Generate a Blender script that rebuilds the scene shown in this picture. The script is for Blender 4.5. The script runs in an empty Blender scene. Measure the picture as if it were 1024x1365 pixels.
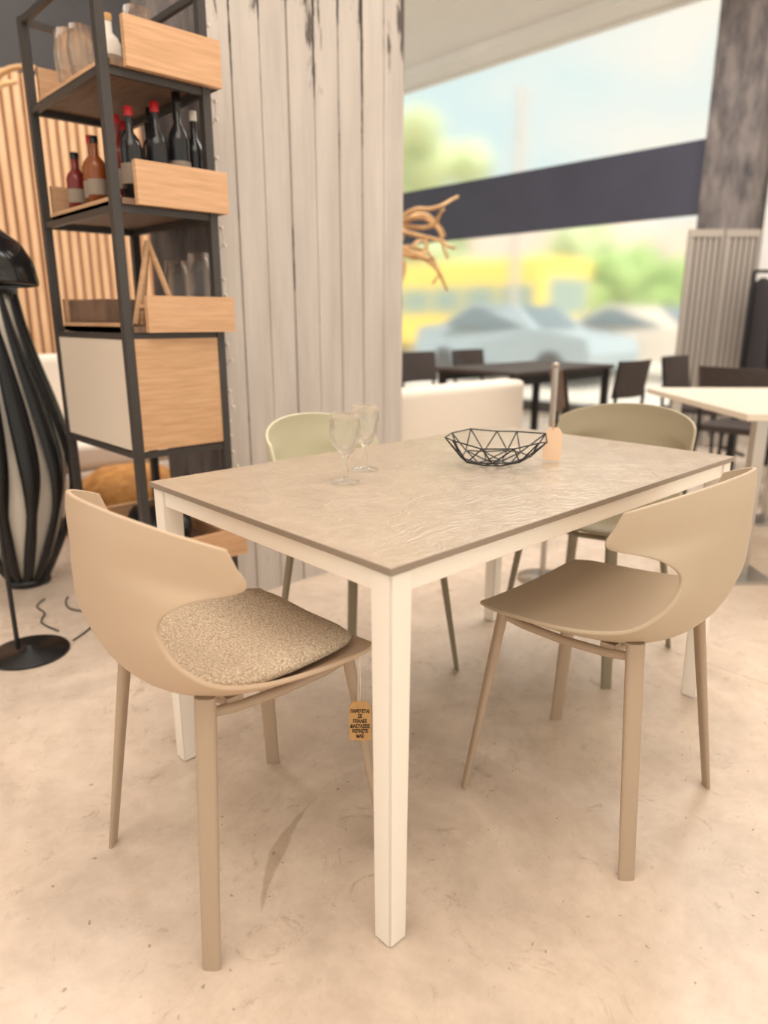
import bpy, bmesh, math, random
from mathutils import Vector, Matrix, Euler
random.seed(7)
sc = bpy.context.scene
COL = sc.collection

# ------------------------------------------------------------ materials
def lin(c):
    return tuple(((v/255)/12.92 if v/255 <= 0.04045 else (((v/255)+0.055)/1.055)**2.4) for v in c)
def mat(name, rgb, rough=0.5, metal=0.0, var=0.0, scale=8.0, bump=0.0, bscale=60.0, spec=0.5, stretch=None, rgb2=None, trans=0.0, coat=0.0):
    m = bpy.data.materials.new(name); m.use_nodes = True
    nt = m.node_tree; b = nt.nodes['Principled BSDF']
    c = lin(rgb)
    b.inputs['Base Color'].default_value = (*c, 1)
    b.inputs['Roughness'].default_value = rough
    b.inputs['Metallic'].default_value = metal
    b.inputs['Specular IOR Level'].default_value = spec
    b.inputs['Transmission Weight'].default_value = trans
    b.inputs['Coat Weight'].default_value = coat
    tc = nt.nodes.new('ShaderNodeTexCoord'); mp = nt.nodes.new('ShaderNodeMapping')
    nt.links.new(tc.outputs['Object'], mp.inputs['Vector'])
    if stretch: mp.inputs['Scale'].default_value = stretch
    if var > 0 or rgb2:
        n = nt.nodes.new('ShaderNodeTexNoise'); n.inputs['Scale'].default_value = scale
        n.inputs['Detail'].default_value = 6; n.inputs['Roughness'].default_value = 0.6
        nt.links.new(mp.outputs['Vector'], n.inputs['Vector'])
        r = nt.nodes.new('ShaderNodeValToRGB')
        c2 = lin(rgb2) if rgb2 else tuple(v*(1-var) for v in c)
        r.color_ramp.elements[0].position = 0.32; r.color_ramp.elements[0].color = (*c2, 1)
        r.color_ramp.elements[1].position = 0.68; r.color_ramp.elements[1].color = (*c, 1)
        nt.links.new(n.outputs['Fac'], r.inputs['Fac'])
        nt.links.new(r.outputs['Color'], b.inputs['Base Color'])
    if bump > 0:
        n2 = nt.nodes.new('ShaderNodeTexNoise'); n2.inputs['Scale'].default_value = bscale
        n2.inputs['Detail'].default_value = 4
        nt.links.new(mp.outputs['Vector'], n2.inputs['Vector'])
        bp = nt.nodes.new('ShaderNodeBump'); bp.inputs['Strength'].default_value = bump
        bp.inputs['Distance'].default_value = 0.004
        nt.links.new(n2.outputs['Fac'], bp.inputs['Height'])
        nt.links.new(bp.outputs['Normal'], b.inputs['Normal'])
    return m

M = {}
M['taupe'] = mat('chair_plastic_taupe', (204,178,151), 0.5, bump=0.12, bscale=900)
M['taupe2'] = mat('chair_plastic_grey', (196,177,152), 0.5, bump=0.12, bscale=900)
M['olive1'] = mat('chair_plastic_sage', (212,206,178), 0.5)
M['olive2'] = mat('chair_plastic_olive', (176,164,138), 0.5)
M['taupeleg'] = mat('chair_leg_taupe', (184,161,138), 0.5)
M['oliveleg'] = mat('chair_leg_olive', (144,132,108), 0.5)
M['white'] = mat('painted_metal_white', (253,243,230), 0.4)
M['blacksteel'] = mat('black_steel', (74,70,68), 0.45, metal=0.3)
M['black'] = mat('black_satin', (22,22,24), 0.35)
M['blackgloss'] = mat('black_gloss', (28,28,30), 0.15)
M['wood'] = mat('oak_veneer', (224,182,141), 0.5, rgb2=(202,156,115), scale=3.0, stretch=(2,2,26))
M['woodx'] = mat('oak_veneer_end', (226,182,142), 0.5, rgb2=(204,158,118), scale=3.0, stretch=(2,2,30))
M['wooddark'] = mat('walnut_shelf', (136,108,88), 0.6, rgb2=(108,84,70), scale=4.0, stretch=(20,2,2))
M['cabinet'] = mat('beige_lacquer', (230,214,197), 0.5)
M['slat'] = mat('pine_slat', (236,196,156), 0.6, rgb2=(214,170,128), scale=4.0, stretch=(6,6,0.6))
M['slatback'] = mat('slat_backing', (164,124,94), 0.8)
M['darkwall'] = mat('charcoal_paint', (72,70,72), 0.8, var=0.2, scale=2)
M['steel'] = mat('brushed_steel', (190,182,174), 0.3, metal=0.9)
M['sofa'] = mat('cream_fabric', (238,226,212), 0.9, bump=0.3, bscale=300)
M['creamtop'] = mat('cream_top', (232,219,200), 0.4)
M['darkbrown'] = mat('dark_brown_weave', (70,60,57), 0.6, var=0.3, scale=40)
M['midbrown'] = mat('brown_leather', (112,92,80), 0.6, var=0.2, scale=20)
M['kraft'] = mat('kraft_card', (206,160,104), 0.8, var=0.12, scale=50)
M['card'] = mat('cream_card', (236,202,170), 0.8)
M['ink'] = mat('black_ink', (20,18,18), 0.6)
M['amber'] = mat('amber_weave', (214,156,84), 0.8, rgb2=(166,108,50), scale=14, bump=0.5, bscale=60)
M['drift'] = mat('driftwood', (220,180,132), 0.8, rgb2=(190,146,98), scale=10)
M['red'] = mat('red_label', (178,30,36), 0.5)
M['offwhite'] = mat('offwhite', (236,226,212), 0.5)
M['leafg'] = mat('foliage', (176,202,130), 0.9, rgb2=(140,174,98), scale=3)
M['leafp'] = mat('foliage_pale', (208,220,176), 0.9, rgb2=(184,202,144), scale=2)
M['trunk'] = mat('bark', (150,132,112), 0.9)
M['yellow'] = mat('bus_yellow', (244,218,98), 0.4)
M['buswin'] = mat('bus_glass', (146,168,160), 0.3)
M['tyre'] = mat('tyre_rubber', (70,70,72), 0.8)
M['carpaint'] = mat('car_paint', (166,182,190), 0.4)
M['carglass'] = mat('car_glass', (104,122,130), 0.2)
M['navy'] = mat('navy_beam', (74,74,90), 0.6, var=0.15, scale=2)
M['building'] = mat('pale_render', (240,222,208), 0.9, var=0.1, scale=0.3)
M['bwin'] = mat('building_window', (192,186,180), 0.4)
M['ceil'] = mat('ceiling_paint', (248,245,240), 0.8, var=0.04, scale=2)
M['pavement'] = mat('pavement', (226,218,206), 0.9, var=0.1, scale=1)
M['lab'] = mat('paper_label', (150,134,118), 0.7)

def glass_mat():
    m = bpy.data.materials.new('clear_glass'); m.use_nodes = True
    nt = m.node_tree; nt.nodes.clear(); L = nt.links.new
    o = nt.nodes.new('ShaderNodeOutputMaterial'); t = nt.nodes.new('ShaderNodeBsdfTransparent'); t.inputs[0].default_value = (.985,.985,.98,1)
    g = nt.nodes.new('ShaderNodeBsdfGlass'); g.inputs['Roughness'].default_value = 0.0; g.inputs['IOR'].default_value = 1.4
    mx = nt.nodes.new('ShaderNodeMixShader'); mx.inputs[0].default_value = 0.42
    L(t.outputs[0], mx.inputs[1]); L(g.outputs[0], mx.inputs[2]); L(mx.outputs[0], o.inputs[0])
    return m
M['glass'] = glass_mat()
def pane():
    m = bpy.data.materials.new('window_glass'); m.use_nodes = True
    nt = m.node_tree; nt.nodes.clear(); L = nt.links.new
    o = nt.nodes.new('ShaderNodeOutputMaterial')
    t = nt.nodes.new('ShaderNodeBsdfRefraction'); t.inputs['Roughness'].default_value = 0.14; t.inputs['IOR'].default_value = 1.45
    tl = nt.nodes.new('ShaderNodeBsdfTranslucent'); tl.inputs[0].default_value = (1,1,1,1)  # white veil of glare and overexposure, mixed into the glass itself
    mx = nt.nodes.new('ShaderNodeMixShader'); mx.inputs[0].default_value = 0.09
    L(t.outputs[0], mx.inputs[1]); L(tl.outputs[0], mx.inputs[2]); L(mx.outputs[0], o.inputs[0])
    return m
M['pane'] = pane()

def floor_mat():
    m = bpy.data.materials.new('polished_concrete'); m.use_nodes = True
    nt = m.node_tree; b = nt.nodes['Principled BSDF']; L = nt.links.new
    tc = nt.nodes.new('ShaderNodeTexCoord')
    def noise(s, d=8, r=0.6, dist=0.0):
        n = nt.nodes.new('ShaderNodeTexNoise'); n.inputs['Scale'].default_value = s; n.inputs['Detail'].default_value = d
        n.inputs['Roughness'].default_value = r; n.inputs['Distortion'].default_value = dist
        L(tc.outputs['Object'], n.inputs['Vector']); return n
    def ramp(src, p0, c0, p1, c1):
        r = nt.nodes.new('ShaderNodeValToRGB'); e = r.color_ramp.elements
        e[0].position = p0; e[0].color = (*c0, 1); e[1].position = p1; e[1].color = (*c1, 1)
        L(src, r.inputs['Fac']); return r
    def mix(kind, f, a, bb):
        x = nt.nodes.new('ShaderNodeMix'); x.data_type = 'RGBA'; x.blend_type = kind
        x.inputs[0].default_value = f
        L(a, x.inputs[6]); L(bb, x.inputs[7]); return x
    def math_(op, a, b_=None):
        n = nt.nodes.new('ShaderNodeMath'); n.operation = op
        for i, v in enumerate((a, b_)):
            if v is None: continue
            if isinstance(v, (int, float)): n.inputs[i].default_value = v
            else: L(v, n.inputs[i])
        return n.outputs[0]
    big = ramp(noise(1.8, 9, 0.66, 0.9).outputs['Fac'], 0.34, lin((206,188,171)), 0.64, lin((234,216,198)))
    fine = ramp(noise(13, 10, 0.76).outputs['Fac'], 0.3, (0.78,0.75,0.71), 0.58, (1,1,1))
    x1 = mix('MULTIPLY', 0.65, big.outputs['Color'], fine.outputs['Color'])
    st = ramp(noise(5.0, 12, 0.8, 3.0).outputs['Fac'], 0.36, (0.58,0.52,0.45), 0.43, (1,1,1))
    x2 = mix('MULTIPLY', 0.6, x1.outputs[2], st.outputs['Color'])
    sp = ramp(noise(55, 3, 0.5).outputs['Fac'], 0.26, (0.33,0.28,0.23), 0.31, (1,1,1))
    x3 = mix('MULTIPLY', 0.75, x2.outputs[2], sp.outputs['Color'])
    sep = nt.nodes.new('ShaderNodeSeparateXYZ'); L(tc.outputs['Object'], sep.inputs[0]); X, Y = sep.outputs['X'], sep.outputs['Y']
    dx = math_('SUBTRACT', X, 0.0); dy = math_('SUBTRACT', Y, 0.355)
    u = math_('ADD', math_('MULTIPLY', dx, .81), math_('MULTIPLY', dy, .58))
    v = math_('ADD', math_('MULTIPLY', dx, -.58), math_('MULTIPLY', dy, .81))
    v = math_('ADD', v, math_('MULTIPLY', math_('MULTIPLY', u, u), 0.9))
    nz = math_('MULTIPLY', math_('SUBTRACT', noise(35, 6).outputs['Fac'], .5), 0.09)
    e1 = math_('ADD', math_('ABSOLUTE', math_('MULTIPLY', v, 7.0)), math_('MULTIPLY', math_('ABSOLUTE', u), 0.72))
    e1 = math_('ADD', e1, nz)
    sc1 = ramp(e1, 0.10, (0.70,0.64,0.57), 0.14, (1,1,1))
    x4 = mix('MULTIPLY', 0.8, x3.outputs[2], sc1.outputs['Color'])
    jt = ramp(math_('ABSOLUTE', math_('SUBTRACT', X, 1.56)), 0.0015, (0.55,0.48,0.42), 0.0035, (1,1,1))
    x5 = mix('MULTIPLY', 0.8, x4.outputs[2], jt.outputs['Color'])
    L(x5.outputs[2], b.inputs['Base Color'])
    rr = ramp(noise(3, 8, 0.6).outputs['Fac'], 0.3, (0.2,)*3, 0.7, (0.42,)*3)
    L(rr.outputs['Color'], b.inputs['Roughness'])
    bp = nt.nodes.new('ShaderNodeBump'); bp.inputs['Strength'].default_value = 0.08; bp.inputs['Distance'].default_value = 0.01
    L(noise(9, 6).outputs['Fac'], bp.inputs['Height']); L(bp.outputs['Normal'], b.inputs['Normal'])
    return m
M['floor'] = floor_mat()

def tabletop_mat():
    m = bpy.data.materials.new('ceramic_tabletop'); m.use_nodes = True
    nt = m.node_tree; b = nt.nodes['Principled BSDF']; L = nt.links.new
    tc = nt.nodes.new('ShaderNodeTexCoord')
    n = nt.nodes.new('ShaderNodeTexNoise'); n.inputs['Scale'].default_value = 9; n.inputs['Detail'].default_value = 12; n.inputs['Distortion'].default_value = 1.2; n.inputs['Roughness'].default_value = 0.75
    L(tc.outputs['Object'], n.inputs['Vector'])
    r = nt.nodes.new('ShaderNodeValToRGB'); e = r.color_ramp.elements
    e[0].position = 0.35; e[0].color = (*lin((174,156,137)), 1); e[1].position = 0.65; e[1].color = (*lin((193,175,154)), 1)
    L(n.outputs['Fac'], r.inputs['Fac']); L(r.outputs['Color'], b.inputs['Base Color'])
    b.inputs['Roughness'].default_value = 0.31; b.inputs['Specular IOR Level'].default_value = 0.8
    v = nt.nodes.new('ShaderNodeTexNoise'); v.inputs['Scale'].default_value = 16; v.inputs['Detail'].default_value = 10; v.inputs['Distortion'].default_value = 4
    L(tc.outputs['Object'], v.inputs['Vector'])
    bp = nt.nodes.new('ShaderNodeBump'); bp.inputs['Strength'].default_value = 0.7; bp.inputs['Distance'].default_value = 0.005
    L(v.outputs['Fac'], bp.inputs['Height']); L(bp.outputs['Normal'], b.inputs['Normal'])
    return m
M['tabletop'] = tabletop_mat()
M['tabledge'] = mat('tabletop_edge', (152,136,120), 0.5)
M['boucle'] = mat('boucle_fabric', (236,217,191), 0.95, rgb2=(164,141,116), scale=230, bump=1.0, bscale=240)

a0, a1, b0, b1 = 0.682, 1.66, 1.653, 2.15
nb = 8; wdt = (a1-a0)/nb
def concrete_mat():
    m = bpy.data.materials.new('board_formed_concrete'); m.use_nodes = True
    nt = m.node_tree; b = nt.nodes['Principled BSDF']; L = nt.links.new
    tc = nt.nodes.new('ShaderNodeTexCoord'); mp = nt.nodes.new('ShaderNodeMapping'); mp.inputs['Scale'].default_value = (5, 5, 0.6)
    L(tc.outputs['Object'], mp.inputs['Vector'])
    def noise(s, vec, d=8, r=0.6):
        n = nt.nodes.new('ShaderNodeTexNoise'); n.inputs['Scale'].default_value = s; n.inputs['Detail'].default_value = d; n.inputs['Roughness'].default_value = r
        L(vec, n.inputs['Vector']); return n
    def math_(op, a, b_=None):
        n = nt.nodes.new('ShaderNodeMath'); n.operation = op
        for i, v in enumerate((a, b_)):
            if v is None: continue
            if isinstance(v, (int, float)): n.inputs[i].default_value = v
            else: L(v, n.inputs[i])
        return n.outputs[0]
    n1 = noise(2.5, mp.outputs['Vector'])
    r1 = nt.nodes.new('ShaderNodeValToRGB'); e = r1.color_ramp.elements
    e[0].position = 0.3; e[0].color = (*lin((192,183,176)), 1); e[1].position = 0.7; e[1].color = (*lin((213,204,197)), 1)
    L(n1.outputs['Fac'], r1.inputs['Fac'])
    mp2 = nt.nodes.new('ShaderNodeMapping'); mp2.inputs['Scale'].default_value = (9, 9, 1.6)
    L(tc.outputs['Object'], mp2.inputs['Vector'])
    n2 = noise(1.3, mp2.outputs['Vector'], 8, 0.7)
    sep = nt.nodes.new('ShaderNodeSeparateXYZ'); L(tc.outputs['Object'], sep.inputs[0])
    mr = nt.nodes.new('ShaderNodeMapRange'); mr.inputs[1].default_value = 1.7; mr.inputs[2].default_value = 2.6; mr.inputs[3].default_value = 0.0; mr.inputs[4].default_value = 0.24
    L(sep.outputs['Z'], mr.inputs[0])
    # paint loss is concentrated on the board seams
    fr = math_('FRACT', math_('DIVIDE', math_('SUBTRACT', sep.outputs['X'], a0), wdt))
    seam = math_('MULTIPLY', math_('MAXIMUM', math_('SUBTRACT', math_('ABSOLUTE', math_('SUBTRACT', fr, 0.5)), 0.44), 0.0), 3.2)
    ad = math_('ADD', math_('ADD', n2.outputs['Fac'], mr.outputs[0]), seam)
    r2 = nt.nodes.new('ShaderNodeValToRGB'); e = r2.color_ramp.elements
    e[0].position = 0.69; e[0].color = (0,0,0,1); e[1].position = 0.74; e[1].color = (1,1,1,1)
    L(ad, r2.inputs['Fac'])
    mx = nt.nodes.new('ShaderNodeMix'); mx.data_type = 'RGBA'
    L(r2.outputs['Color'], mx.inputs[0]); L(r1.outputs['Color'], mx.inputs[6]); mx.inputs[7].default_value = (*lin((92,84,78)), 1)
    L(mx.outputs[2], b.inputs['Base Color']); b.inputs['Roughness'].default_value = 0.8
    bp = nt.nodes.new('ShaderNodeBump'); bp.inputs['Strength'].default_value = 0.4; bp.inputs['Distance'].default_value = 0.01
    L(noise(6, mp.outputs['Vector']).outputs['Fac'], bp.inputs['Height']); L(bp.outputs['Normal'], b.inputs['Normal'])
    return m
M['concrete'] = concrete_mat()
M['darkconc'] = mat('dark_peeling_paint', (74,70,72), 0.8, rgb2=(142,132,128), scale=3, stretch=(3,3,1))

# ------------------------------------------------------------ geometry helpers
def root(name, loc=(0,0,0), rz=0.0):
    e = bpy.data.objects.new(name, None); e.empty_display_size = 0.1
    e.location = loc; e.rotation_euler = (0,0,rz); COL.objects.link(e); return e
def obj(name, bm, mats, parent=None, smooth=False, loc=None, rot=None):
    me = bpy.data.meshes.new(name); bm.normal_update(); bm.to_mesh(me); bm.free()
    if not isinstance(mats, (list, tuple)): mats = [mats]
    for x in mats: me.materials.append(x)
    if smooth:
        for p in me.polygons: p.use_smooth = True
    o = bpy.data.objects.new(name, me); COL.objects.link(o)
    if parent: o.parent = parent
    if loc: o.location = loc
    if rot: o.rotation_euler = rot
    return o
def add_box(bm, lo, hi, mi=0):
    vs = [bm.verts.new((x,y,z)) for x in (lo[0],hi[0]) for y in (lo[1],hi[1]) for z in (lo[2],hi[2])]
    for f in ((0,1,3,2),(4,6,7,5),(0,4,5,1),(2,3,7,6),(0,2,6,4),(1,5,7,3)):
        fc = bm.faces.new([vs[i] for i in f]); fc.material_index = mi
    return vs
def box(name, lo, hi, m, parent=None, bev=0.0, seg=2):
    bm = bmesh.new(); add_box(bm, lo, hi)
    if bev > 0:
        bmesh.ops.bevel(bm, geom=bm.edges[:], offset=bev, segments=seg, affect='EDGES', profile=0.6)
    o = obj(name, bm, m, parent)
    if bev > 0:
        for p in o.data.polygons: p.use_smooth = True
        o.modifiers.new('wn', 'WEIGHTED_NORMAL')
    return o
def cap(bm, ring, mi=0):
    f = bm.faces.new(ring); f.material_index = mi
    for e in f.edges: e.smooth = False
def add_tube(bm, pts, rad, n=8, closed=False, mi=0):
    pts = [Vector(p) for p in pts]; N = len(pts)
    rads = rad if isinstance(rad, (list, tuple)) else [rad]*N
    rings = []; up = None
    for i in range(N):
        if closed: t = pts[(i+1)%N]-pts[i-1]
        else: t = pts[min(i+1,N-1)]-pts[max(i-1,0)]
        t.normalize()
        if up is None:
            up = Vector((0,0,1)) if abs(t.z) < 0.9 else Vector((1,0,0))
        a = (up - t*up.dot(t)).normalized(); b = t.cross(a); up = a
        rings.append([bm.verts.new(pts[i] + (a*math.cos(2*math.pi*k/n) + b*math.sin(2*math.pi*k/n))*rads[i]) for k in range(n)])
    rng = range(N) if closed else range(N-1)
    for i in rng:
        r0, r1 = rings[i], rings[(i+1)%N]
        for k in range(n):
            f = bm.faces.new((r0[k], r0[(k+1)%n], r1[(k+1)%n], r1[k])); f.material_index = mi; f.smooth = True
    if not closed:
        cap(bm, rings[0][::-1], mi); cap(bm, rings[-1], mi)
def tube(name, pts, rad, m, parent=None, n=8, closed=False):
    bm = bmesh.new(); add_tube(bm, pts, rad, n, closed); return obj(name, bm, m, parent)
def add_lathe(bm, prof, n=32, c=(0,0,0), mi=0):
    rings = []
    for r, z in prof:
        if r < 1e-5: rings.append([bm.verts.new((c[0], c[1], c[2]+z))])
        else: rings.append([bm.verts.new((c[0]+r*math.cos(2*math.pi*k/n), c[1]+r*math.sin(2*math.pi*k/n), c[2]+z)) for k in range(n)])
    for i in range(len(rings)-1):
        a, b = rings[i], rings[i+1]
        for k in range(n):
            k2 = (k+1) % n
            if len(a) == 1 and len(b) == 1: continue
            if len(a) == 1: f = bm.faces.new((a[0], b[k2], b[k]))
            elif len(b) == 1: f = bm.faces.new((a[k], a[k2], b[0]))
            else: f = bm.faces.new((a[k], a[k2], b[k2], b[k]))
            f.material_index = mi; f.smooth = True
def lathe(name, prof, m, parent=None, n=32, loc=None):
    bm = bmesh.new(); add_lathe(bm, prof, n); return obj(name, bm, m, parent, loc=loc)
def cr(p, t):
    i = min(int(t), len(p)-2); u = t-i
    p0 = p[max(i-1,0)]; p1 = p[i]; p2 = p[i+1]; p3 = p[min(i+2,len(p)-1)]
    return tuple(0.5*((2*b)+(-a+c)*u+(2*a-5*b+4*c-d)*u*u+(-a+3*b-3*c+d)*u**3) for a,b,c,d in zip(p0,p1,p2,p3))

# ------------------------------------------------------------ room shell
CH = 4.13
WX = 6.77
box('floor', (-6,-6,-0.1), (WX+0.2,9,0.0), M['floor'])
box('ground', (WX+0.2,-20,-0.16), (60,60,-0.06), M['pavement'])
box('ceiling', (-5,-5,CH), (WX+0.15,9,CH+0.2), M['ceil'])
box('wall_left', (-5,5.0,0), (3.2,5.15,CH), M['darkwall'])
bm = bmesh.new()
add_box(bm, (-1.6,4.955,0.0), (2.1,4.995,2.75), 1)
x = -1.6
while x < 2.1:
    add_box(bm, (x,4.91,0.0), (x+0.045,4.955,2.75), 0); x += 0.07
obj('trim_1', bm, [M['slat'], M['slatback']])
box('wall_right', (WX,-5,0), (WX+0.2,1.97,CH), M['ceil'])
box('dark_pillar', (6.50,2.02,0), (6.9,2.50,CH), M['darkconc'], bev=0.01)
w = root('window_1', (WX,2.52,0))
bm = bmesh.new()
for yy in (0.0, 6.3):
    add_box(bm, (0.0,yy,0), (0.08,yy+0.06,CH))
add_box(bm, (0,0,0), (0.1,6.36,0.12))
obj('frame', bm, M['blacksteel'], w)
box('frame_head', (0,0,CH-0.06), (0.1,6.36,CH), M['ceil'], w)
box('glazing', (0.04,0.02,0.1), (0.046,6.34,CH-0.05), M['pane'], w)
box('trim_2', (WX-0.10,2.52,2.13), (WX+0.02,9.0,2.80), M['navy'])
box('trim_3', (WX-0.5,2.52,CH-0.10), (WX-0.2,9.0,CH), M['ceil'], bev=0.01)

bm = bmesh.new()
add_box(bm, (a0+0.012,b0+0.012,0), (a1-0.012,b1,CH), 1)
for i in range(nb):
    off = random.uniform(-0.003,0.003); g = 0.003
    add_box(bm, (a0+i*wdt+g, b0+off, 0), (a0+(i+1)*wdt-g, b0+0.02, CH), 0)
obj('concrete_column', bm, [M['concrete'], M['darkconc']])

# ------------------------------------------------------------ dining table
t = root('dining_table', (0.6735,0.418,0))
hx, hy = 0.6735, 0.418
bm = bmesh.new(); add_box(bm, (-hx,-hy,0.737), (hx,hy,0.750))
bmesh.ops.bevel(bm, geom=bm.edges[:], offset=0.0012, segments=1, affect='EDGES')
bm.normal_update()
for f in bm.faces: f.material_index = 0 if f.normal.z > 0.9 else 1
obj('top', bm, [M['tabletop'], M['tabledge']], t)
ins = 0.006; lw = 0.050
for i,(sx,sy) in enumerate(((-1,-1),(1,-1),(1,1),(-1,1))):
    ox, oy = sx*(hx-ins), sy*(hy-ins)
    bm = bmesh.new()
    q = []
    for z, w_ in ((0,0.043),(0.7365,lw)):
        q.append([bm.verts.new(p_) for p_ in ((ox,oy,z),(ox-sx*w_,oy,z),(ox-sx*w_,oy-sy*w_,z),(ox,oy-sy*w_,z))])
    bm.faces.new(q[0]); bm.faces.new(q[1])
    for k in range(4): bm.faces.new((q[0][k],q[0][(k+1)%4],q[1][(k+1)%4],q[1][k]))
    bmesh.ops.recalc_face_normals(bm, faces=bm.faces[:])
    bmesh.ops.bevel(bm, geom=bm.edges[:], offset=0.003, segments=2, affect='EDGES')
    o = obj('leg_%d'%(i+1), bm, M['white'], t, smooth=True); o.modifiers.new('wn','WEIGHTED_NORMAL')
for i,sy in enumerate((-1,1)):
    y = sy*(hy-ins-0.018)
    box('apron_long_%d'%(i+1), (-hx+ins+lw,y-0.014,0.697), (hx-ins-lw,y+0.014,0.7365), M['white'], t, bev=0.002)
for i,sx in enumerate((-1,1)):
    xx = sx*(hx-ins-0.018)
    box('apron_short_%d'%(i+1), (xx-0.014,-hy+ins+lw,0.697), (xx+0.014,hy-ins-lw,0.7365), M['white'], t, bev=0.002)

# ------------------------------------------------------------ dining chairs
SP = [ # spine y,z , rim x,y,z , theta
 (-.268,.838, .246,-.150,.785, 74),
 (-.274,.800, .250,-.138,.755, 74),
 (-.275,.760, .250,-.125,.713, 74),
 (-.273,.715, .208,-.205,.698, 58),
 (-.268,.655, .172,-.236,.660, 44),
 (-.256,.590, .192,-.224,.600, 48),
 (-.232,.530, .214,-.170,.548, 58),
 (-.180,.482, .224,-.090,.522, 60),
 (-.095,.462, .228,-.005,.510, 58),
 (.000,.462, .228,.075,.504, 54),
 (.100,.474, .222,.150,.500, 48),
 (.200,.486, .204,.195,.496, 42),
]
def chair_shell(parent, m):
    sub = 6; rows = (len(SP)-1)*sub+1; ns = 14
    bm = bmesh.new(); grid = []
    for r in range(rows):
        sy, sz, rx, ry, rz, th = cr(SP, r/sub)
        th = math.radians(th); row = []
        for k in range(-ns, ns+1):
            s = abs(k)/ns; sg = 1 if k >= 0 else -1
            x = sg*rx*math.sin(th*s)/math.sin(th)
            q = (1-math.cos(th*s))/(1-math.cos(th))
            row.append(bm.verts.new((x, sy+(ry-sy)*q, sz+(rz-sz)*q)))
        grid.append(row)
    for r in range(rows-1):
        for k in range(2*ns):
            bm.faces.new((grid[r][k], grid[r][k+1], grid[r+1][k+1], grid[r+1][k]))
    o = obj('seat_shell', bm, m, parent, smooth=True)
    md = o.modifiers.new('sol', 'SOLIDIFY'); md.thickness = 0.009; md.offset = 0
    bv = o.modifiers.new('bev', 'BEVEL'); bv.width = 0.0025; bv.segments = 2; bv.limit_method = 'ANGLE'; bv.angle_limit = math.radians(50)
    return o
def chair_leg(name, parent, m, sx, sy, ztop):
    bm = bmesh.new(); n = 16; rings = []
    top = Vector((sx*0.158, sy*0.158, ztop)); bot = Vector((sx*0.214, sy*0.214, 0.0))
    rad = Vector((sx, sy, 0)).normalized(); tan = Vector((-rad.y, rad.x, 0))
    H = 8
    for i in range(H+1):
        u = i/H; c = bot.lerp(top, u)
        wt = 0.0170 + 0.0020*u; wr = 0.0062 + 0.006*u
        ring = []
        for k in range(n):
            an = 2*math.pi*k/n; ca, sa = math.cos(an), math.sin(an); e = 0.75
            ring.append(bm.verts.new(c + tan*wt*math.copysign(abs(ca)**e, ca) + rad*wr*math.copysign(abs(sa)**e, sa)))
        rings.append(ring)
    for i in range(H):
        for k in range(n):
            bm.faces.new((rings[i][k], rings[i][(k+1)%n], rings[i+1][(k+1)%n], rings[i+1][k])).smooth = True
    cap(bm, rings[0][::-1]); cap(bm, rings[-1])
    bmesh.ops.recalc_face_normals(bm, faces=bm.faces[:])
    return obj(name, bm, m, parent)
def cushion(parent):
    bm = bmesh.new(); NR, NA = 14, 64
    def P(r, an, top):
        ca, sa = math.cos(an), math.sin(an); e = 0.5
        x = 0.203*math.copysign(abs(ca)**e, ca)*r; y = -0.002 + 0.196*math.copysign(abs(sa)**e, sa)*r
        if y < -0.05: x *= 1-1.1*(-0.05-y)
        base = 0.474 + 0.55*x*x + 0.30*max(0,-y-0.08)**1.2 + 0.05*max(0,y)
        th = 0.030*(1-r**9)
        return (x, y, base + (0.012+th if top else 0.012-0.010*(1-r**4)))
    for top in (True, False):
        c = bm.verts.new(P(0,0,top)); prev = None
        for i in range(1, NR+1):
            ring = [bm.verts.new(P((i/NR)**0.8, 2*math.pi*k/NA, top)) for k in range(NA)]
            for k in range(NA):
                k2 = (k+1)%NA
                if prev is None: bm.faces.new((c, ring[k], ring[k2]))
                else: bm.faces.new((prev[k], ring[k], ring[k2], prev[k2]))
            prev = ring
    bmesh.ops.remove_doubles(bm, verts=bm.verts[:], dist=0.0002)
    bmesh.ops.recalc_face_normals(bm, faces=bm.faces[:])
    return obj('seat_cushion', bm, M['boucle'], parent, smooth=True)
def dining_chair(loc, rz, m, ml, pad=False):
    r = root('dining_chair', loc, rz)
    chair_shell(r, m)
    i = 1
    for sx, sy in ((-1,1),(1,1),(-1,-1),(1,-1)):
        chair_leg('leg_%d'%i, r, ml, sx, sy, 0.487 if sy > 0 else 0.500); i += 1
    bm = bmesh.new()
    for sx in (-1,1):
        add_tube(bm, [(sx*.160,-.165,.470),(sx*.160,-.10,.458),(sx*.160,0,.452),(sx*.162,.10,.456),(sx*.162,.165,.466)], 0.0095, 10)
    for yy in (-.10,.11):
        add_tube(bm, [(-.158,yy,.455),(0,yy,.440),(.158,yy,.455)], 0.009, 10)
        for sx in (-1,1):
            add_box(bm, (sx*.145-.014,yy-.016,.448),(sx*.145+.014,yy+.016,.478))
    obj('underframe', bm, ml, r)
    if pad: cushion(r)
    return r
c1 = dining_chair((-0.040,0.411,0), -math.pi/2, M['taupe'], M['taupeleg'], True)
c2 = dining_chair((0.688,0.013,0), 0.035, M['taupe2'], M['taupeleg'])
c3 = dining_chair((0.655,0.790,0), math.pi+0.24, M['olive1'], M['oliveleg'])
c4 = dining_chair((1.374,0.440,0), math.pi/2, M['olive2'], M['oliveleg'])

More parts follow.
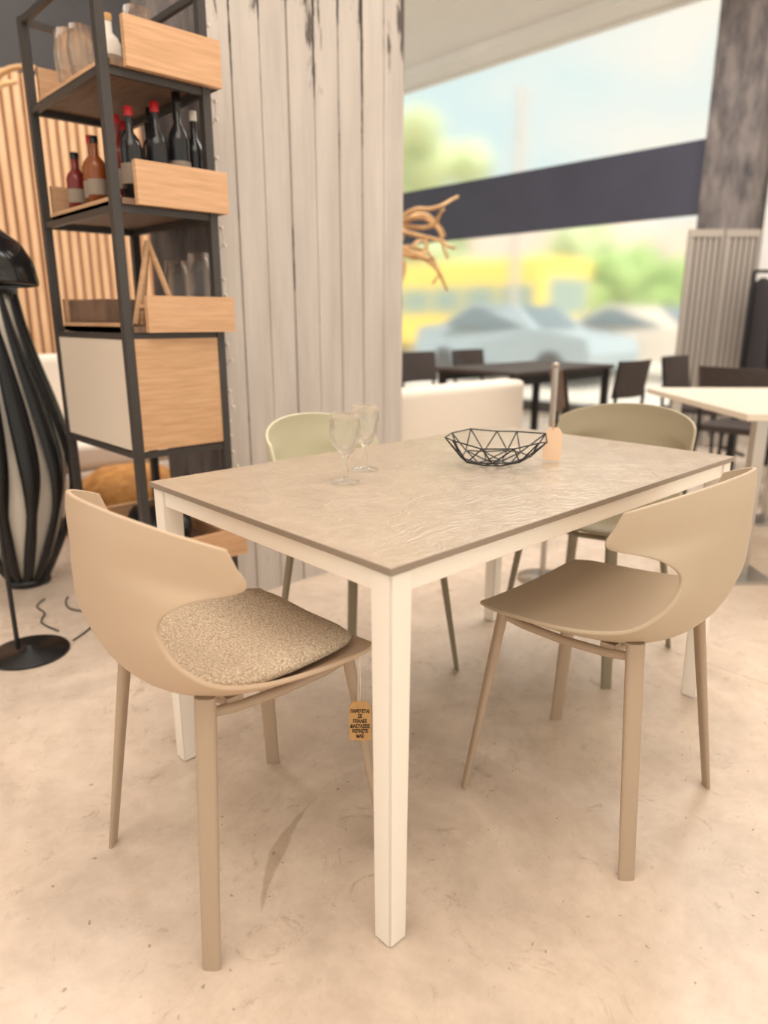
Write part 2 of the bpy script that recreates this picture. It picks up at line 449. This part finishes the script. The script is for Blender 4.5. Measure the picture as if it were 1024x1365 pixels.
VIEW = math.radians(-43.26)
tg = root('price_tag', (0.104,0.196,0.352), VIEW)
bm = bmesh.new()
pts = [(-.022,-.046),(.022,-.046),(.022,.030),(.012,.042),(-.012,.042),(-.022,.030)]
f = [bm.verts.new((p[0],-0.001,p[1])) for p in pts]; g = [bm.verts.new((p[0],0.001,p[1])) for p in pts]
bm.faces.new(f); bm.faces.new(g[::-1])
for i in range(6): bm.faces.new((f[i], g[i], g[(i+1)%6], f[(i+1)%6]))
bmesh.ops.recalc_face_normals(bm, faces=bm.faces[:])
obj('card', bm, M['kraft'], tg)
def text_mesh(name, body, size, m, parent, loc, rot):
    cu = bpy.data.curves.new(name, 'FONT'); cu.body = body; cu.size = size; cu.align_x = 'CENTER'; cu.align_y = 'CENTER'
    cu.offset = 0.0005; cu.space_line = 1.08
    to = bpy.data.objects.new(name+'_tmp', cu); COL.objects.link(to)
    dg = bpy.context.evaluated_depsgraph_get(); me = bpy.data.meshes.new_from_object(to.evaluated_get(dg))
    bpy.data.objects.remove(to); me.materials.clear(); me.materials.append(m)
    wx = max(v.co.x for v in me.vertices)-min(v.co.x for v in me.vertices)
    k_ = 0.040/wx
    for v in me.vertices: v.co.x *= k_
    o = bpy.data.objects.new(name, me); COL.objects.link(o); o.parent = parent; o.location = loc; o.rotation_euler = rot
    return o
text_mesh('lettering', 'ΠΑΡΕΧΕΤΑΙ\nΣΕ\nΠΟΛΛΕΣ\nΔΙΑΣΤΑΣΕΙΣ\nΡΩΤΗΣΤΕ\nΜΑΣ', 0.0104, M['ink'], tg, (0,-0.0016,-0.008), (math.pi/2,0,0))
tube('string', [(0,0,.036),(.001,.002,.08),(.001,.003,.12),(.004,.006,.152)], 0.0009, M['offwhite'], tg, 6)
tube('string_loop', [(-.004,0,.036),(-.003,.002,.09),(.001,.004,.150)], 0.0009, M['offwhite'], tg, 6)

# ------------------------------------------------------------ table objects
def wine_glass(loc, h=0.155):
    k = h/0.155
    prof = [(0,0.001),(0.030,0.001),(0.032,0.003),(0.020,0.006),(0.006,0.010),(0.0042,0.020),(0.0070,0.030),(0.0042,0.036),(0.0040,0.052),
            (0.0085,0.060),(0.020,0.072),(0.030,0.090),(0.0345,0.110),(0.034,0.135),(0.0315,0.155),
            (0.0305,0.155),(0.0330,0.135),(0.0335,0.110),(0.0290,0.091),(0.0190,0.074),(0.007,0.065),(0,0.063)]
    bm = bmesh.new(); add_lathe(bm, [(r*k, z*k) for r,z in prof], 48)
    bmesh.ops.recalc_face_normals(bm, faces=bm.faces[:])
    o = obj('wine_glass', bm, M['glass'], None, smooth=True, loc=loc)
    return o
wine_glass((0.334,0.503,0.750), 0.165)
wine_glass((0.464,0.579,0.750), 0.165)

bw = root('wire_fruit_bowl', (0.752,0.392,0.7535))
rings = []
specs = [(0.040,0.002,6,0.0),(0.092,0.022,9,0.3),(0.138,0.072,11,0.1)]
rs = random.Random(5)
for r_, z_, n_, o_ in specs:
    rings.append([Vector((r_*math.cos(2*math.pi*k/n_+o_+rs.uniform(-.12,.12)), r_*math.sin(2*math.pi*k/n_+o_+rs.uniform(-.12,.12)), z_+(rs.uniform(-.007,.007) if z_>0.01 else 0))) for k in range(n_)])
bm = bmesh.new(); WR = 0.0019
def seg(a, b): add_tube(bm, [a, b], WR, 6)
for rg in rings:
    for k in range(len(rg)): seg(rg[k], rg[(k+1)%len(rg)])
for lo_, hi_ in ((rings[0],rings[1]),(rings[1],rings[2])):
    for v in hi_:
        ds = sorted(lo_, key=lambda q: (Vector((q.x,q.y)).normalized()-Vector((v.x,v.y)).normalized()).length)
        seg(ds[0], v); seg(ds[1], v)
seg(rings[0][0], rings[0][3]); seg(rings[0][1], rings[0][4])
for rg in rings:
    for v in rg: bmesh.ops.create_icosphere(bm, subdivisions=1, radius=WR*1.3, matrix=Matrix.Translation(v))
obj('wire_cage', bm, M['black'], bw)

lc = root('product_label_card', (0.902,0.312,0.750), VIEW+0.1)
bm = bmesh.new()
pts = [(-.025,0),(.025,0),(.025,.075),(.014,.090),(-.014,.090),(-.025,.075)]
f = [bm.verts.new((p[0],-0.001,p[1])) for p in pts]; g = [bm.verts.new((p[0],0.001,p[1])) for p in pts]
bm.faces.new(f); bm.faces.new(g[::-1])
for i in range(6): bm.faces.new((f[i], g[i], g[(i+1)%6], f[(i+1)%6]))
bmesh.ops.recalc_face_normals(bm, faces=bm.faces[:])
bmesh.ops.rotate(bm, verts=bm.verts[:], cent=(0,0,0), matrix=Euler((math.radians(-14),math.radians(7),0)).to_matrix())
bmesh.ops.translate(bm, verts=bm.verts[:], vec=(0,0,0.0045))
obj('card', bm, M['card'], lc)
tube('string_loop', [(.01,.02,.084),(-.002,.015,.103),(.006,.018,.110),(.012,.02,.100),(.008,.022,.084)], 0.0008, M['kraft'], lc, 6)

# ------------------------------------------------------------ shelving unit
sh = root('shelving_unit', (0,0,0))
A0,A1,B0,B1 = 0.27,0.60,1.494,2.095
bm = bmesh.new(); p = 0.014
for ax in (A0,A1):
    for by in (B0,B1):
        add_box(bm, (ax-p,by-p,0),(ax+p,by+p,2.11))
for z in (2.10,1.825,1.452,1.072,0.685,0.262):
    for by in (B0,B1): add_box(bm, (A0,by-.009,z-.012),(A1,by+.009,z+.008))
    for ax in (A0,A1): add_box(bm, (ax-.009,B0,z-.012),(ax+.009,B1,z+.008))
obj('steel_frame', bm, M['blacksteel'], sh)
for i,(z0,z1) in enumerate(((1.835,1.968),(1.462,1.588),(1.082,1.196),(0.27,0.37))):
    bm = bmesh.new()
    add_box(bm, (0.325,1.45,z0),(0.640,1.472,z1), 0)
    add_box(bm, (0.285,1.472,z0),(0.640,2.11,z0+0.018), 1)
    add_box(bm, (0.285,1.512,z0),(0.300,2.075,z0+0.030), 0)
    add_box(bm, (0.625,1.472,z0),(0.640,2.11,z0+0.06), 0)
    add_box(bm, (0.300,2.09,z0),(0.625,2.11,z1), 0)
    obj('tray_%d'%(i+1), bm, [M['woodx'], M['wooddark']], sh)
bm = bmesh.new()
add_box(bm, (0.262,1.512,0.70),(0.585,2.08,1.062), 0)
add_box(bm, (0.286,1.482,0.70),(0.585,1.512,1.062), 1)
obj('cabinet', bm, [M['cabinet'], M['wood']], sh)
bm = bmesh.new(); pts = []
for i in range(60):
    pts.append((0.661+0.008*math.sin(i*1.3), 1.56+0.022*math.sin(i*0.9+1), 2.1-i*0.028))
add_tube(bm, pts, 0.0025, 5)
for i in range(0,60,2):
    bmesh.ops.create_icosphere(bm, subdivisions=1, radius=0.008, matrix=Matrix.Translation(Vector(pts[i])+Vector((0,-.012,0))))
obj('string_lights', bm, M['offwhite'], sh)

def bottle(loc, h, r, m, capm, neck=0.35):
    bm = bmesh.new()
    add_lathe(bm, [(0,0),(r,0),(r,h*(0.58)),(r*0.8,h*0.66),(r*neck,h*0.74),(r*neck,h*0.92)], 20, mi=0)
    add_lathe(bm, [(r*neck*1.15,h*0.90),(r*neck*1.15,h),(0,h)], 20, mi=1)
    add_lathe(bm, [(r*1.02,h*0.18),(r*1.02,h*0.40)], 20, mi=2)
    return obj('liquor_bottle', bm, [m, capm, M['lab']], None, loc=loc)
dkg = mat('dark_glass', (34,34,36), 0.12); brn = mat('amber_glass', (140,76,36), 0.15); grn = mat('red_glass', (120,36,32), 0.2)
zz = 1.481
for (ax, by, h, r, m_, cp) in ((.36,1.545,.27,.034,dkg,M['red']),(.45,1.55,.30,.036,dkg,M['red']),(.525,1.545,.34,.034,dkg,M['black']),(.59,1.56,.30,.03,dkg,M['offwhite']),
      (.585,1.66,.33,.034,dkg,M['black']),(.49,1.66,.31,.036,dkg,M['black']),(.37,1.66,.27,.034,grn,M['red']),(.335,1.76,.22,.032,brn,M['black']),
      (.36,1.85,.24,.034,brn,M['red']),(.34,1.95,.2,.034,grn,M['black']),(.46,1.80,.29,.036,dkg,M['red']),(.55,1.80,.30,.034,dkg,M['black'])):
    bottle((ax,by,zz), h, r, m_, cp)
def tumbler(loc, h, r, name='glass_vase'):
    bm = bmesh.new()
    add_lathe(bm, [(0,0.001),(r*.7,0.001),(r*.9,h*.3),(r,h*.6),(r*.8,h),(r*.75,h),(r*.95,h*.6),(r*.85,h*.3),(0,h*.05)], 24)
    bmesh.ops.recalc_face_normals(bm, faces=bm.faces[:])
    return obj(name, bm, M['glass'], None, smooth=True, loc=loc)
tumbler((.34,1.80,1.854),.17,.045); tumbler((.36,1.95,1.854),.20,.05); tumbler((.45,1.62,1.854),.2,.05)
tumbler((.57,1.55,1.101),.24,.045); tumbler((.55,1.67,1.101),.22,.05)
bottle((.40,1.72,1.854),.2,.035,M['offwhite'],M['kraft'])
r_ = root('wooden_easel', (.39,1.56,1.101))
bm = bmesh.new()
add_tube(bm, [(-.06,0,0.006),(.02,.03,.27)], .010, 8); add_tube(bm, [(.10,0,0.006),(.02,.03,.27)], .010, 8); add_tube(bm, [(.02,.12,0.006),(.02,.03,.27)], .009, 8)
add_tube(bm, [(-.045,.0,.06),(.085,.0,.06)], .009, 8)
obj('frame', bm, M['wood'], r_)
r_ = root('wooden_serving_tray', (.42,1.915,1.101))
bm = bmesh.new(); add_box(bm, (-.11,-.16,0),(.11,.16,.012)); add_box(bm, (-.11,-.16,.012),(-.098,.16,.09)); add_box(bm, (.098,-.16,.012),(.11,.16,.09))
add_box(bm, (-.098,-.16,.012),(.098,-.148,.09)); add_box(bm, (-.098,.148,.012),(.098,.16,.09))
obj('tray_body', bm, M['wooddark'], r_)
bm = bmesh.new(); add_lathe(bm, [(0,0),(.20,0),(.27,.06),(.30,.18),(.27,.32),(.16,.40),(0,.42)], 40)
for v in bm.verts:
    a_ = math.atan2(v.co.y, v.co.x); k_ = 1+.035*math.cos(a_*12); v.co.x *= k_; v.co.y *= k_
obj('woven_pouf', bm, M['amber'], None, loc=(0.72,2.64,0))
bm = bmesh.new(); bmesh.ops.create_icosphere(bm, subdivisions=3, radius=0.1)
for v in bm.verts:
    v.co.x *= 1.1; v.co.y *= 1.6; v.co.z = max(v.co.z*0.9, -0.06) + 0.012*math.sin(v.co.y*60)*math.cos(v.co.x*50)
obj('black_bag', bm, M['black'], None, smooth=True, loc=(0.44,1.75,0.362))

# ------------------------------------------------------------ floor lamps
fl = root('floor_lamp', (-0.084,1.729,0))
lathe('base', [(0,0),(.128,0),(.130,.006),(.126,.012),(.02,.016),(.014,.03),(0,.03)], M['black'], fl, 48)
tube('stem', [(-.03,.02,.02),(-.03,.02,1.32)], 0.008, M['black'], fl, 12)
sd = lathe('shade', [(.206,1.222),(.210,1.232),(.202,1.29),(.172,1.345),(.12,1.388),(.05,1.412),(0,1.416)], M['blackgloss'], fl, 48)
sd.location = (-.03,.02,0); md = sd.modifiers.new('s','SOLIDIFY'); md.thickness = 0.004

rl = root('ribbed_lantern_lamp', (0.14,2.46,0))
RP = [(.085,.02),(.12,.08),(.185,.22),(.245,.40),(.255,.55),(.215,.75),(.16,.95),(.125,1.10),(.105,1.24)]
lathe('diffuser', [(0,.03)]+[(r*0.80,z+.01) for r,z in RP]+[(0,1.25)], M['offwhite'], rl, 32)
bm = bmesh.new(); nr = 13
for i in range(nr):
    prev = None
    for j in range(33):
        r0, z0 = cr(RP, j/32*(len(RP)-1))
        a = 2*math.pi*i/nr + 0.35*math.sin(j/32*math.pi)
        hw = (0.24+0.28*abs(math.cos(j/32*math.pi*1.5)))*2*math.pi/nr*0.80
        ring = []
        for da, rr in ((-hw,r0*.93),(0,r0),(hw,r0*.93)):
            ring.append(bm.verts.new((rr*math.cos(a+da), rr*math.sin(a+da), z0)))
        if prev:
            for q in range(2): bm.faces.new((prev[q],prev[q+1],ring[q+1],ring[q])).smooth = True
        prev = ring
ro = obj('ribs', bm, M['black'], rl); md = ro.modifiers.new('s','SOLIDIFY'); md.thickness = 0.006
lathe('cap', [(.108,1.22),(.11,1.25),(.05,1.27),(0,1.27)], M['black'], rl)
lathe('foot', [(0,0),(.09,0),(.09,.03),(0,.03)], M['black'], rl)
def cable(pts):
    P = [cr(pts, u*.2) for u in range(5*(len(pts)-1)+1)]
    tube('power_cable', P, 0.003, M['black'])
cable([(0.06,1.72,.004),(.16,1.80,.004),(.20,1.92,.004),(.16,2.02,.004),(.17,2.10,.004),(.20,2.16,.004)])
cable([(0.05,1.84,.004),(.03,1.96,.004),(.07,2.05,.004),(.07,2.14,.004),(.12,2.2,.004)])

# ------------------------------------------------------------ sofas
def sofa(name, loc, rz, w, d, hb, m):
    r = root(name, loc, rz)
    box('base', (-w/2,-d/2,.10),(w/2,d/2,.34), m, r, .03, 3)
    box('backrest', (-w/2,d/2-.2,.342),(w/2,d/2,hb), m, r, .05, 4)
    for i,s in enumerate((-1,1)):
        x0, x1 = (-w/2,-w/2+.18) if s < 0 else (w/2-.18,w/2)
        box('arm_%d'%(i+1), (x0,-d/2,.342),(x1,d/2-.202,hb-.16), m, r, .05, 4)
    box('seat_cushion', (-w/2+.182,-d/2,.342),(w/2-.182,d/2-.204,.48), m, r, .04, 4)
    k = 1
    for sx in (-1,1):
        for sy in (-1,1):
            box('foot_%d'%k, (sx*(w/2-.08)-.025,sy*(d/2-.08)-.025,0),(sx*(w/2-.08)+.025,sy*(d/2-.08)+.025,.10), M['wood'], r); k += 1
    return r
sofa('sofa', (0.75,3.45,0), 0, 1.5, .85, .92, M['sofa'])
sofa('sofa', (2.50,2.35,0), math.pi, 1.15, .8, .75, M['sofa'])

# ------------------------------------------------------------ background tables and chairs
def bg_table(loc, w, d, mt, ml, rz=0, h=.75, base=False):
    r = root('cafe_table', loc, rz)
    box('top', (-w/2,-d/2,h-.03),(w/2,d/2,h), mt, r, .004)
    k = 1
    for sx in (-1,1):
        for sy in (-1,1):
            lx, ly = sx*(w/2-(.12 if base else .05)), sy*(d/2-(.12 if base else .05))
            if base: box('base_plate_%d'%k, (lx-.11,ly-.11,0),(lx+.11,ly+.11,.012), ml, r, .003)
            box('leg_%d'%k, (lx-.025,ly-.025,.0125 if base else 0),(lx+.025,ly+.025,h-.0305), ml, r); k += 1
    if not base:
        for i,sy in enumerate((-1,1)): box('apron_%d'%(i+1), (-w/2+.076,sy*(d/2-.05)-.012,h-.10),(w/2-.076,sy*(d/2-.05)+.012,h-.0305), ml, r)
    return r
def bg_chair(loc, rz, m, ml, h=.84):
    r = root('side_chair', loc, rz)
    bm = bmesh.new(); n = 12
    add_box(bm, (-.22,-.20,.43),(.22,.22,.47))
    for k in range(n):
        u0, u1 = k/n*2-1, (k+1)/n*2-1
        f = lambda u: -.20-.05*(1-u*u)
        vs = [bm.verts.new(p_) for p_ in ((.22*u0,f(u0),.58),(.22*u1,f(u1),.58),(.22*u1,f(u1)-.04,h),(.22*u0,f(u0)-.04,h),
              (.22*u0,f(u0)+.02,.58),(.22*u1,f(u1)+.02,.58),(.22*u1,f(u1)-.02,h),(.22*u0,f(u0)-.02,h))]
        for q in ((0,1,2,3),(7,6,5,4),(3,2,6,7),(0,4,5,1)): bm.faces.new([vs[i] for i in q])
    obj('seat_and_back', bm, m, r)
    bm = bmesh.new()
    for sx in (-1,1):
        add_tube(bm, [(sx*.20,.20,.43),(sx*.22,.23,0)], .014, 8)
        add_tube(bm, [(sx*.20,-.21,.62),(sx*.20,-.20,.43),(sx*.22,-.25,0)], .014, 8)
    obj('legs', bm, ml, r)
    return r
bg_table((3.035,0.457,0), .84,1.14, M['creamtop'], M['steel'], VIEW, .75, True)
bg_chair((3.20,1.52,0), math.pi+.7, M['midbrown'], M['black'])
bg_table((4.2,2.75,0), 1.4,.8, M['darkbrown'], M['black'])
bg_chair((3.9,3.50,0), math.pi, M['darkbrown'], M['black'])
bg_chair((4.6,3.50,0), math.pi, M['darkbrown'], M['black'])
bg_chair((4.1,1.98,0), 0, M['darkbrown'], M['black'])
bg_table((4.85,0.75,0), .9,.9, M['darkbrown'], M['black'])
bg_chair((4.85,1.58,0), math.pi, M['darkbrown'], M['black'])
bg_chair((4.05,0.95,0), -math.pi/2, M['darkbrown'], M['black'])

cs = root('chrome_display_stand', (1.83,0.925,0))
lathe('base', [(0,0),(.11,0),(.11,.01),(.02,.014),(0,.014)], M['steel'], cs)
tube('pole', [(0,0,.012),(0,0,.93)], .013, M['steel'], cs, 14)
lathe('finial', [(0,.93),(.016,.93),(.016,.95),(0,.952)], M['steel'], cs)

# pleated folding screen near the window
ls = root('folding_screen', (5.72,1.90,0), VIEW)
bm = bmesh.new()
for k in range(2):
    x0 = -.30+k*.31
    add_box(bm, (x0,-.02,0),(x0+.02,.02,1.85)); add_box(bm, (x0+.27,-.02,0),(x0+.29,.02,1.85))
    add_box(bm, (x0+.02,-.02,1.79),(x0+.27,.02,1.85)); add_box(bm, (x0+.02,-.02,0.02),(x0+.27,.02,.10))
    for j in range(5):
        x1 = x0+.022+j*.0496
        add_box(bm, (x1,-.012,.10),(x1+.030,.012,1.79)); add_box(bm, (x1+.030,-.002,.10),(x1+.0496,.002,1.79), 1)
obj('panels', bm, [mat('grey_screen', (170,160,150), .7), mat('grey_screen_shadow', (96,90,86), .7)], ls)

# garment rack
gr = root('garment_rack', (5.95,1.30,0), VIEW)
bm = bmesh.new()
for s_ in (-.42,.42):
    add_tube(bm, [(s_,0,.02),(s_,0,1.5)], .014, 8); add_tube(bm, [(s_,-.22,.015),(s_,.22,.015)], .014, 8)
add_tube(bm, [(-.42,0,1.5),(.42,0,1.5)], .014, 8)
obj('rail', bm, M['black'], gr)
cols = [(54,50,52),(96,84,78),(40,38,42),(170,60,56),(60,56,60),(130,118,108)]
for i, c_ in enumerate(cols):
    bm = bmesh.new(); n = 20; prev = None
    for z, rx_, ry_ in ((1.45,.02,.02),(1.41,.03,.16),(1.36,.04,.20),(1.1,.045,.18),(.8,.05,.20),(.68,.05,.21)):
        ring = [bm.verts.new((rx_*math.cos(2*math.pi*k/n)*(1+.15*math.sin(5*k)), ry_*math.sin(2*math.pi*k/n), z)) for k in range(n)]
        if prev:
            for k in range(n): bm.faces.new((prev[k],ring[k],ring[(k+1)%n],prev[(k+1)%n])).smooth = True
        prev = ring
    o = obj('garment_%d'%(i+1), bm, mat('garment_cloth', c_, .9), gr); o.location = (-.34+i*.135,0,0)

def driftwood(loc, s, seed, h, reach, nb=12, th=.022):
    R = random.Random(seed); r = root('driftwood_sculpture', loc)
    bm = bmesh.new()
    add_lathe(bm, [(0,0),(.16*s,0),(.16*s,.04),(0,.04)], 20)
    add_tube(bm, [(0,0,.03),(.02,.01,h*.4),(-.02,.02,h*.8),(0,0,h)], [.03,.028,.024,.02], 8)
    for i in range(nb):
        p0 = Vector((0,0,h*R.uniform(.85,1.0))); pts = [p0]; d = Vector((reach[0]+R.uniform(-.4,.4), reach[1]+R.uniform(-.4,.4), R.uniform(-.2,.4)))
        for j in range(7):
            d = (d + Vector((R.uniform(-.6,.6),R.uniform(-.6,.6),R.uniform(-.6,.45)))).normalized()
            pts.append(pts[-1]+d*.085*s)
        P = [cr(pts, u*.25) for u in range(4*(len(pts)-1)+1)]
        add_tube(bm, P, [th*s*(1-.5*k/len(P)) for k in range(len(P))], 7)
    obj('branches', bm, M['drift'], r)
driftwood((2.84,2.98,0), 1.0, 3, 1.80, (.5,-.5), 13, .018)
driftwood((0.35,4.0,0), 1.2, 8, 2.3, (-.1,-.2))

# ------------------------------------------------------------ street
def tree(loc, h, r, m, seed):
    R = random.Random(seed); e = root('street_tree', loc)
    tube('trunk', [(0,0,-.06),(.05,0,h*.4),(0,.1,h*.75)], [.18,.15,.08], M['trunk'], e)
    bm = bmesh.new()
    for i in range(26):
        v = Vector((R.uniform(-1,1),R.uniform(-1,1),R.uniform(-.6,.7)))*r*.8
        bmesh.ops.create_icosphere(bm, subdivisions=2, radius=r*R.uniform(.2,.4), matrix=Matrix.Translation(v+Vector((0,0,h))))
    for v in bm.verts: v.co += Vector((R.uniform(-1,1),R.uniform(-1,1),R.uniform(-1,1)))*r*.08
    obj('crown', bm, m, e)
tree((21,20.5,0), 6.8, 2.4, M['leafp'], 1)
tree((22,12.2,0), 2.2, 1.6, M['leafg'], 2)
tree((24,10.2,0), 2.0, 1.6, M['leafg'], 3)
tree((26,16,0), 3.0, 2.0, M['leafp'], 4)
tree((27,26,0), 4.6, 3, M['leafp'], 5)
bus = root('city_bus', (17.3,15.6,-.06))
box('body', (-1.25,-4.8,.35),(1.25,4.8,2.85), M['yellow'], bus, .15, 3)
bm = bmesh.new()
for k in range(7):
    y0 = -4.5+k*1.3
    add_box(bm, (-1.27,y0,1.35),(-1.24,y0+1.15,2.1))
add_box(bm, (-1.0,-4.83,1.3),(1.0,-4.79,2.3))
obj('windows', bm, M['buswin'], bus)
for i,y in enumerate((-3.2,3.0)):
    bm = bmesh.new(); bmesh.ops.create_cone(bm, cap_ends=True, segments=24, radius1=.48, radius2=.48, depth=2.55, matrix=Matrix.Translation((0,y,.48))@Matrix.Rotation(math.pi/2,4,'Y'))
    obj('wheels_%d'%(i+1), bm, M['tyre'], bus)
def car(loc, rz, m):
    r = root('parked_car', loc, rz)
    prof = [(-2.0,.35),(-2.05,.6),(-1.95,.85),(-1.5,.93),(-.9,1.0),(-.35,1.42),(.7,1.46),(1.45,1.1),(1.95,1.02),(2.05,.7),(2.0,.35)]
    bm = bmesh.new(); sides = []
    for sx in (-1,1):
        sides.append([bm.verts.new((sx*(.85 if z < 1.05 else .66), y, z)) for y, z in prof])
    n = len(prof)
    bm.faces.new(sides[0]); bm.faces.new(sides[1][::-1])
    for k in range(n): bm.faces.new((sides[0][k], sides[1][k], sides[1][(k+1)%n], sides[0][(k+1)%n]))
    bmesh.ops.recalc_face_normals(bm, faces=bm.faces[:])
    bmesh.ops.triangulate(bm, faces=[f for f in bm.faces if len(f.verts) > 4])
    obj('body', bm, m, r)
    bm = bmesh.new()
    for sx in (-1,1):
        vs = [bm.verts.new((sx*xx, y, z)) for xx,y,z in ((.83,-.75,1.02),(.69,-.3,1.36),(.69,.68,1.40),(.83,1.3,1.06))]; bm.faces.new(vs)
    for q in (((-.6,-.90,1.03),(.6,-.90,1.03),(.55,-.38,1.43),(-.55,-.38,1.43)),((-.6,1.43,1.13),(.6,1.43,1.13),(.55,.75,1.47),(-.55,.75,1.47))):
        bm.faces.new([bm.verts.new(v) for v in q])
    obj('windows', bm, M['carglass'], r)
    for i,y in enumerate((-1.25,1.25)):
        bm = bmesh.new(); bmesh.ops.create_cone(bm, cap_ends=True, segments=24, radius1=.32, radius2=.32, depth=1.74, matrix=Matrix.Translation((0,y,.32))@Matrix.Rotation(math.pi/2,4,'Y'))
        obj('wheels_%d'%(i+1), bm, M['tyre'], r)
car((10.9,7.7,-.06), 0, M['carpaint'])
car((13.4,6.3,-.06), 0, M['offwhite'])
tube('utility_pole', [(13.95,10.2,-.1),(13.95,10.2,6.2)], .10, mat('pole', (198,188,178), .8), None, 10)
bm = bmesh.new()
add_box(bm, (42,8,-.1),(50,24,6.5)); add_box(bm, (44,24.5,-.1),(50,50,7.6)); add_box(bm, (40,-10,-.1),(50,7.5,5.5))
for k in range(20):
    for j in range(2):
        y0 = -8+k*2.8
        add_box(bm, (39.9 if y0 < 6 else 41.9, y0, 1.2+j*2.6),(40.1 if y0 < 6 else 42.1, y0+1.2, 2.8+j*2.6), 1)
obj('apartment_building', bm, [M['building'], M['bwin']])

# ------------------------------------------------------------ light
wd = bpy.data.worlds.new('sky'); sc.world = wd; wd.use_nodes = True
nt = wd.node_tree; bg = nt.nodes['Background']
tc = nt.nodes.new('ShaderNodeTexCoord'); n = nt.nodes.new('ShaderNodeTexNoise'); n.inputs['Scale'].default_value = 2.2; n.inputs['Detail'].default_value = 6
mp = nt.nodes.new('ShaderNodeMapping'); mp.inputs['Scale'].default_value = (1,1,2.5)
nt.links.new(tc.outputs['Generated'], mp.inputs['Vector']); nt.links.new(mp.outputs['Vector'], n.inputs['Vector'])
r = nt.nodes.new('ShaderNodeValToRGB'); e = r.color_ramp.elements
e[0].position = 0.40; e[0].color = (*lin((210,232,231)),1); e[1].position = 0.56; e[1].color = (*lin((255,240,222)),1)
nt.links.new(n.outputs['Fac'], r.inputs['Fac']); nt.links.new(r.outputs['Color'], bg.inputs['Color'])
bg.inputs['Strength'].default_value = 1.17
def area(name, loc, sx, sy, e, col):
    l = bpy.data.lights.new(name, 'AREA'); l.shape = 'RECTANGLE'; l.size = sx; l.size_y = sy; l.energy = e; l.color = col
    o = bpy.data.objects.new(name, l); o.location = loc; COL.objects.link(o); return o
area('ceiling_fill', (-0.8,-0.5,4.05), 3.0, 3.0, 90, (1,.91,.83))  # added area fills to brighten the interior, no ceiling lamps seen
area('ceiling_fill', (0.5,3.4,4.05), 2.0, 2.0, 80, (1,.92,.85))
area('ceiling_fill', (4.0,1.5,4.05), 2.5, 2.5, 150, (1,.96,.91))
s = bpy.data.lights.new('sun','SUN'); s.energy = 4.4; s.angle = 0.05; s.color = (1,.95,.88)
so = bpy.data.objects.new('sun', s); so.rotation_euler = Euler((math.radians(35), math.radians(-20), 0)); COL.objects.link(so)

# ------------------------------------------------------------ camera
cd = bpy.data.cameras.new('camera'); cam = bpy.data.objects.new('camera', cd); COL.objects.link(cam)
cam.location = (-0.712,-0.741,1.125); cam.rotation_euler = (math.radians(90-15.4), 0, VIEW)
cd.sensor_fit = 'VERTICAL'; cd.sensor_height = 24; cd.lens = 935/1365*24
cd.dof.use_dof = True; cd.dof.focus_distance = 1.5; cd.dof.aperture_fstop = 1.15
cd.clip_end = 200
sc.camera = cam
sc.view_settings.view_transform = 'Standard'
sc.view_settings.exposure = 0.0
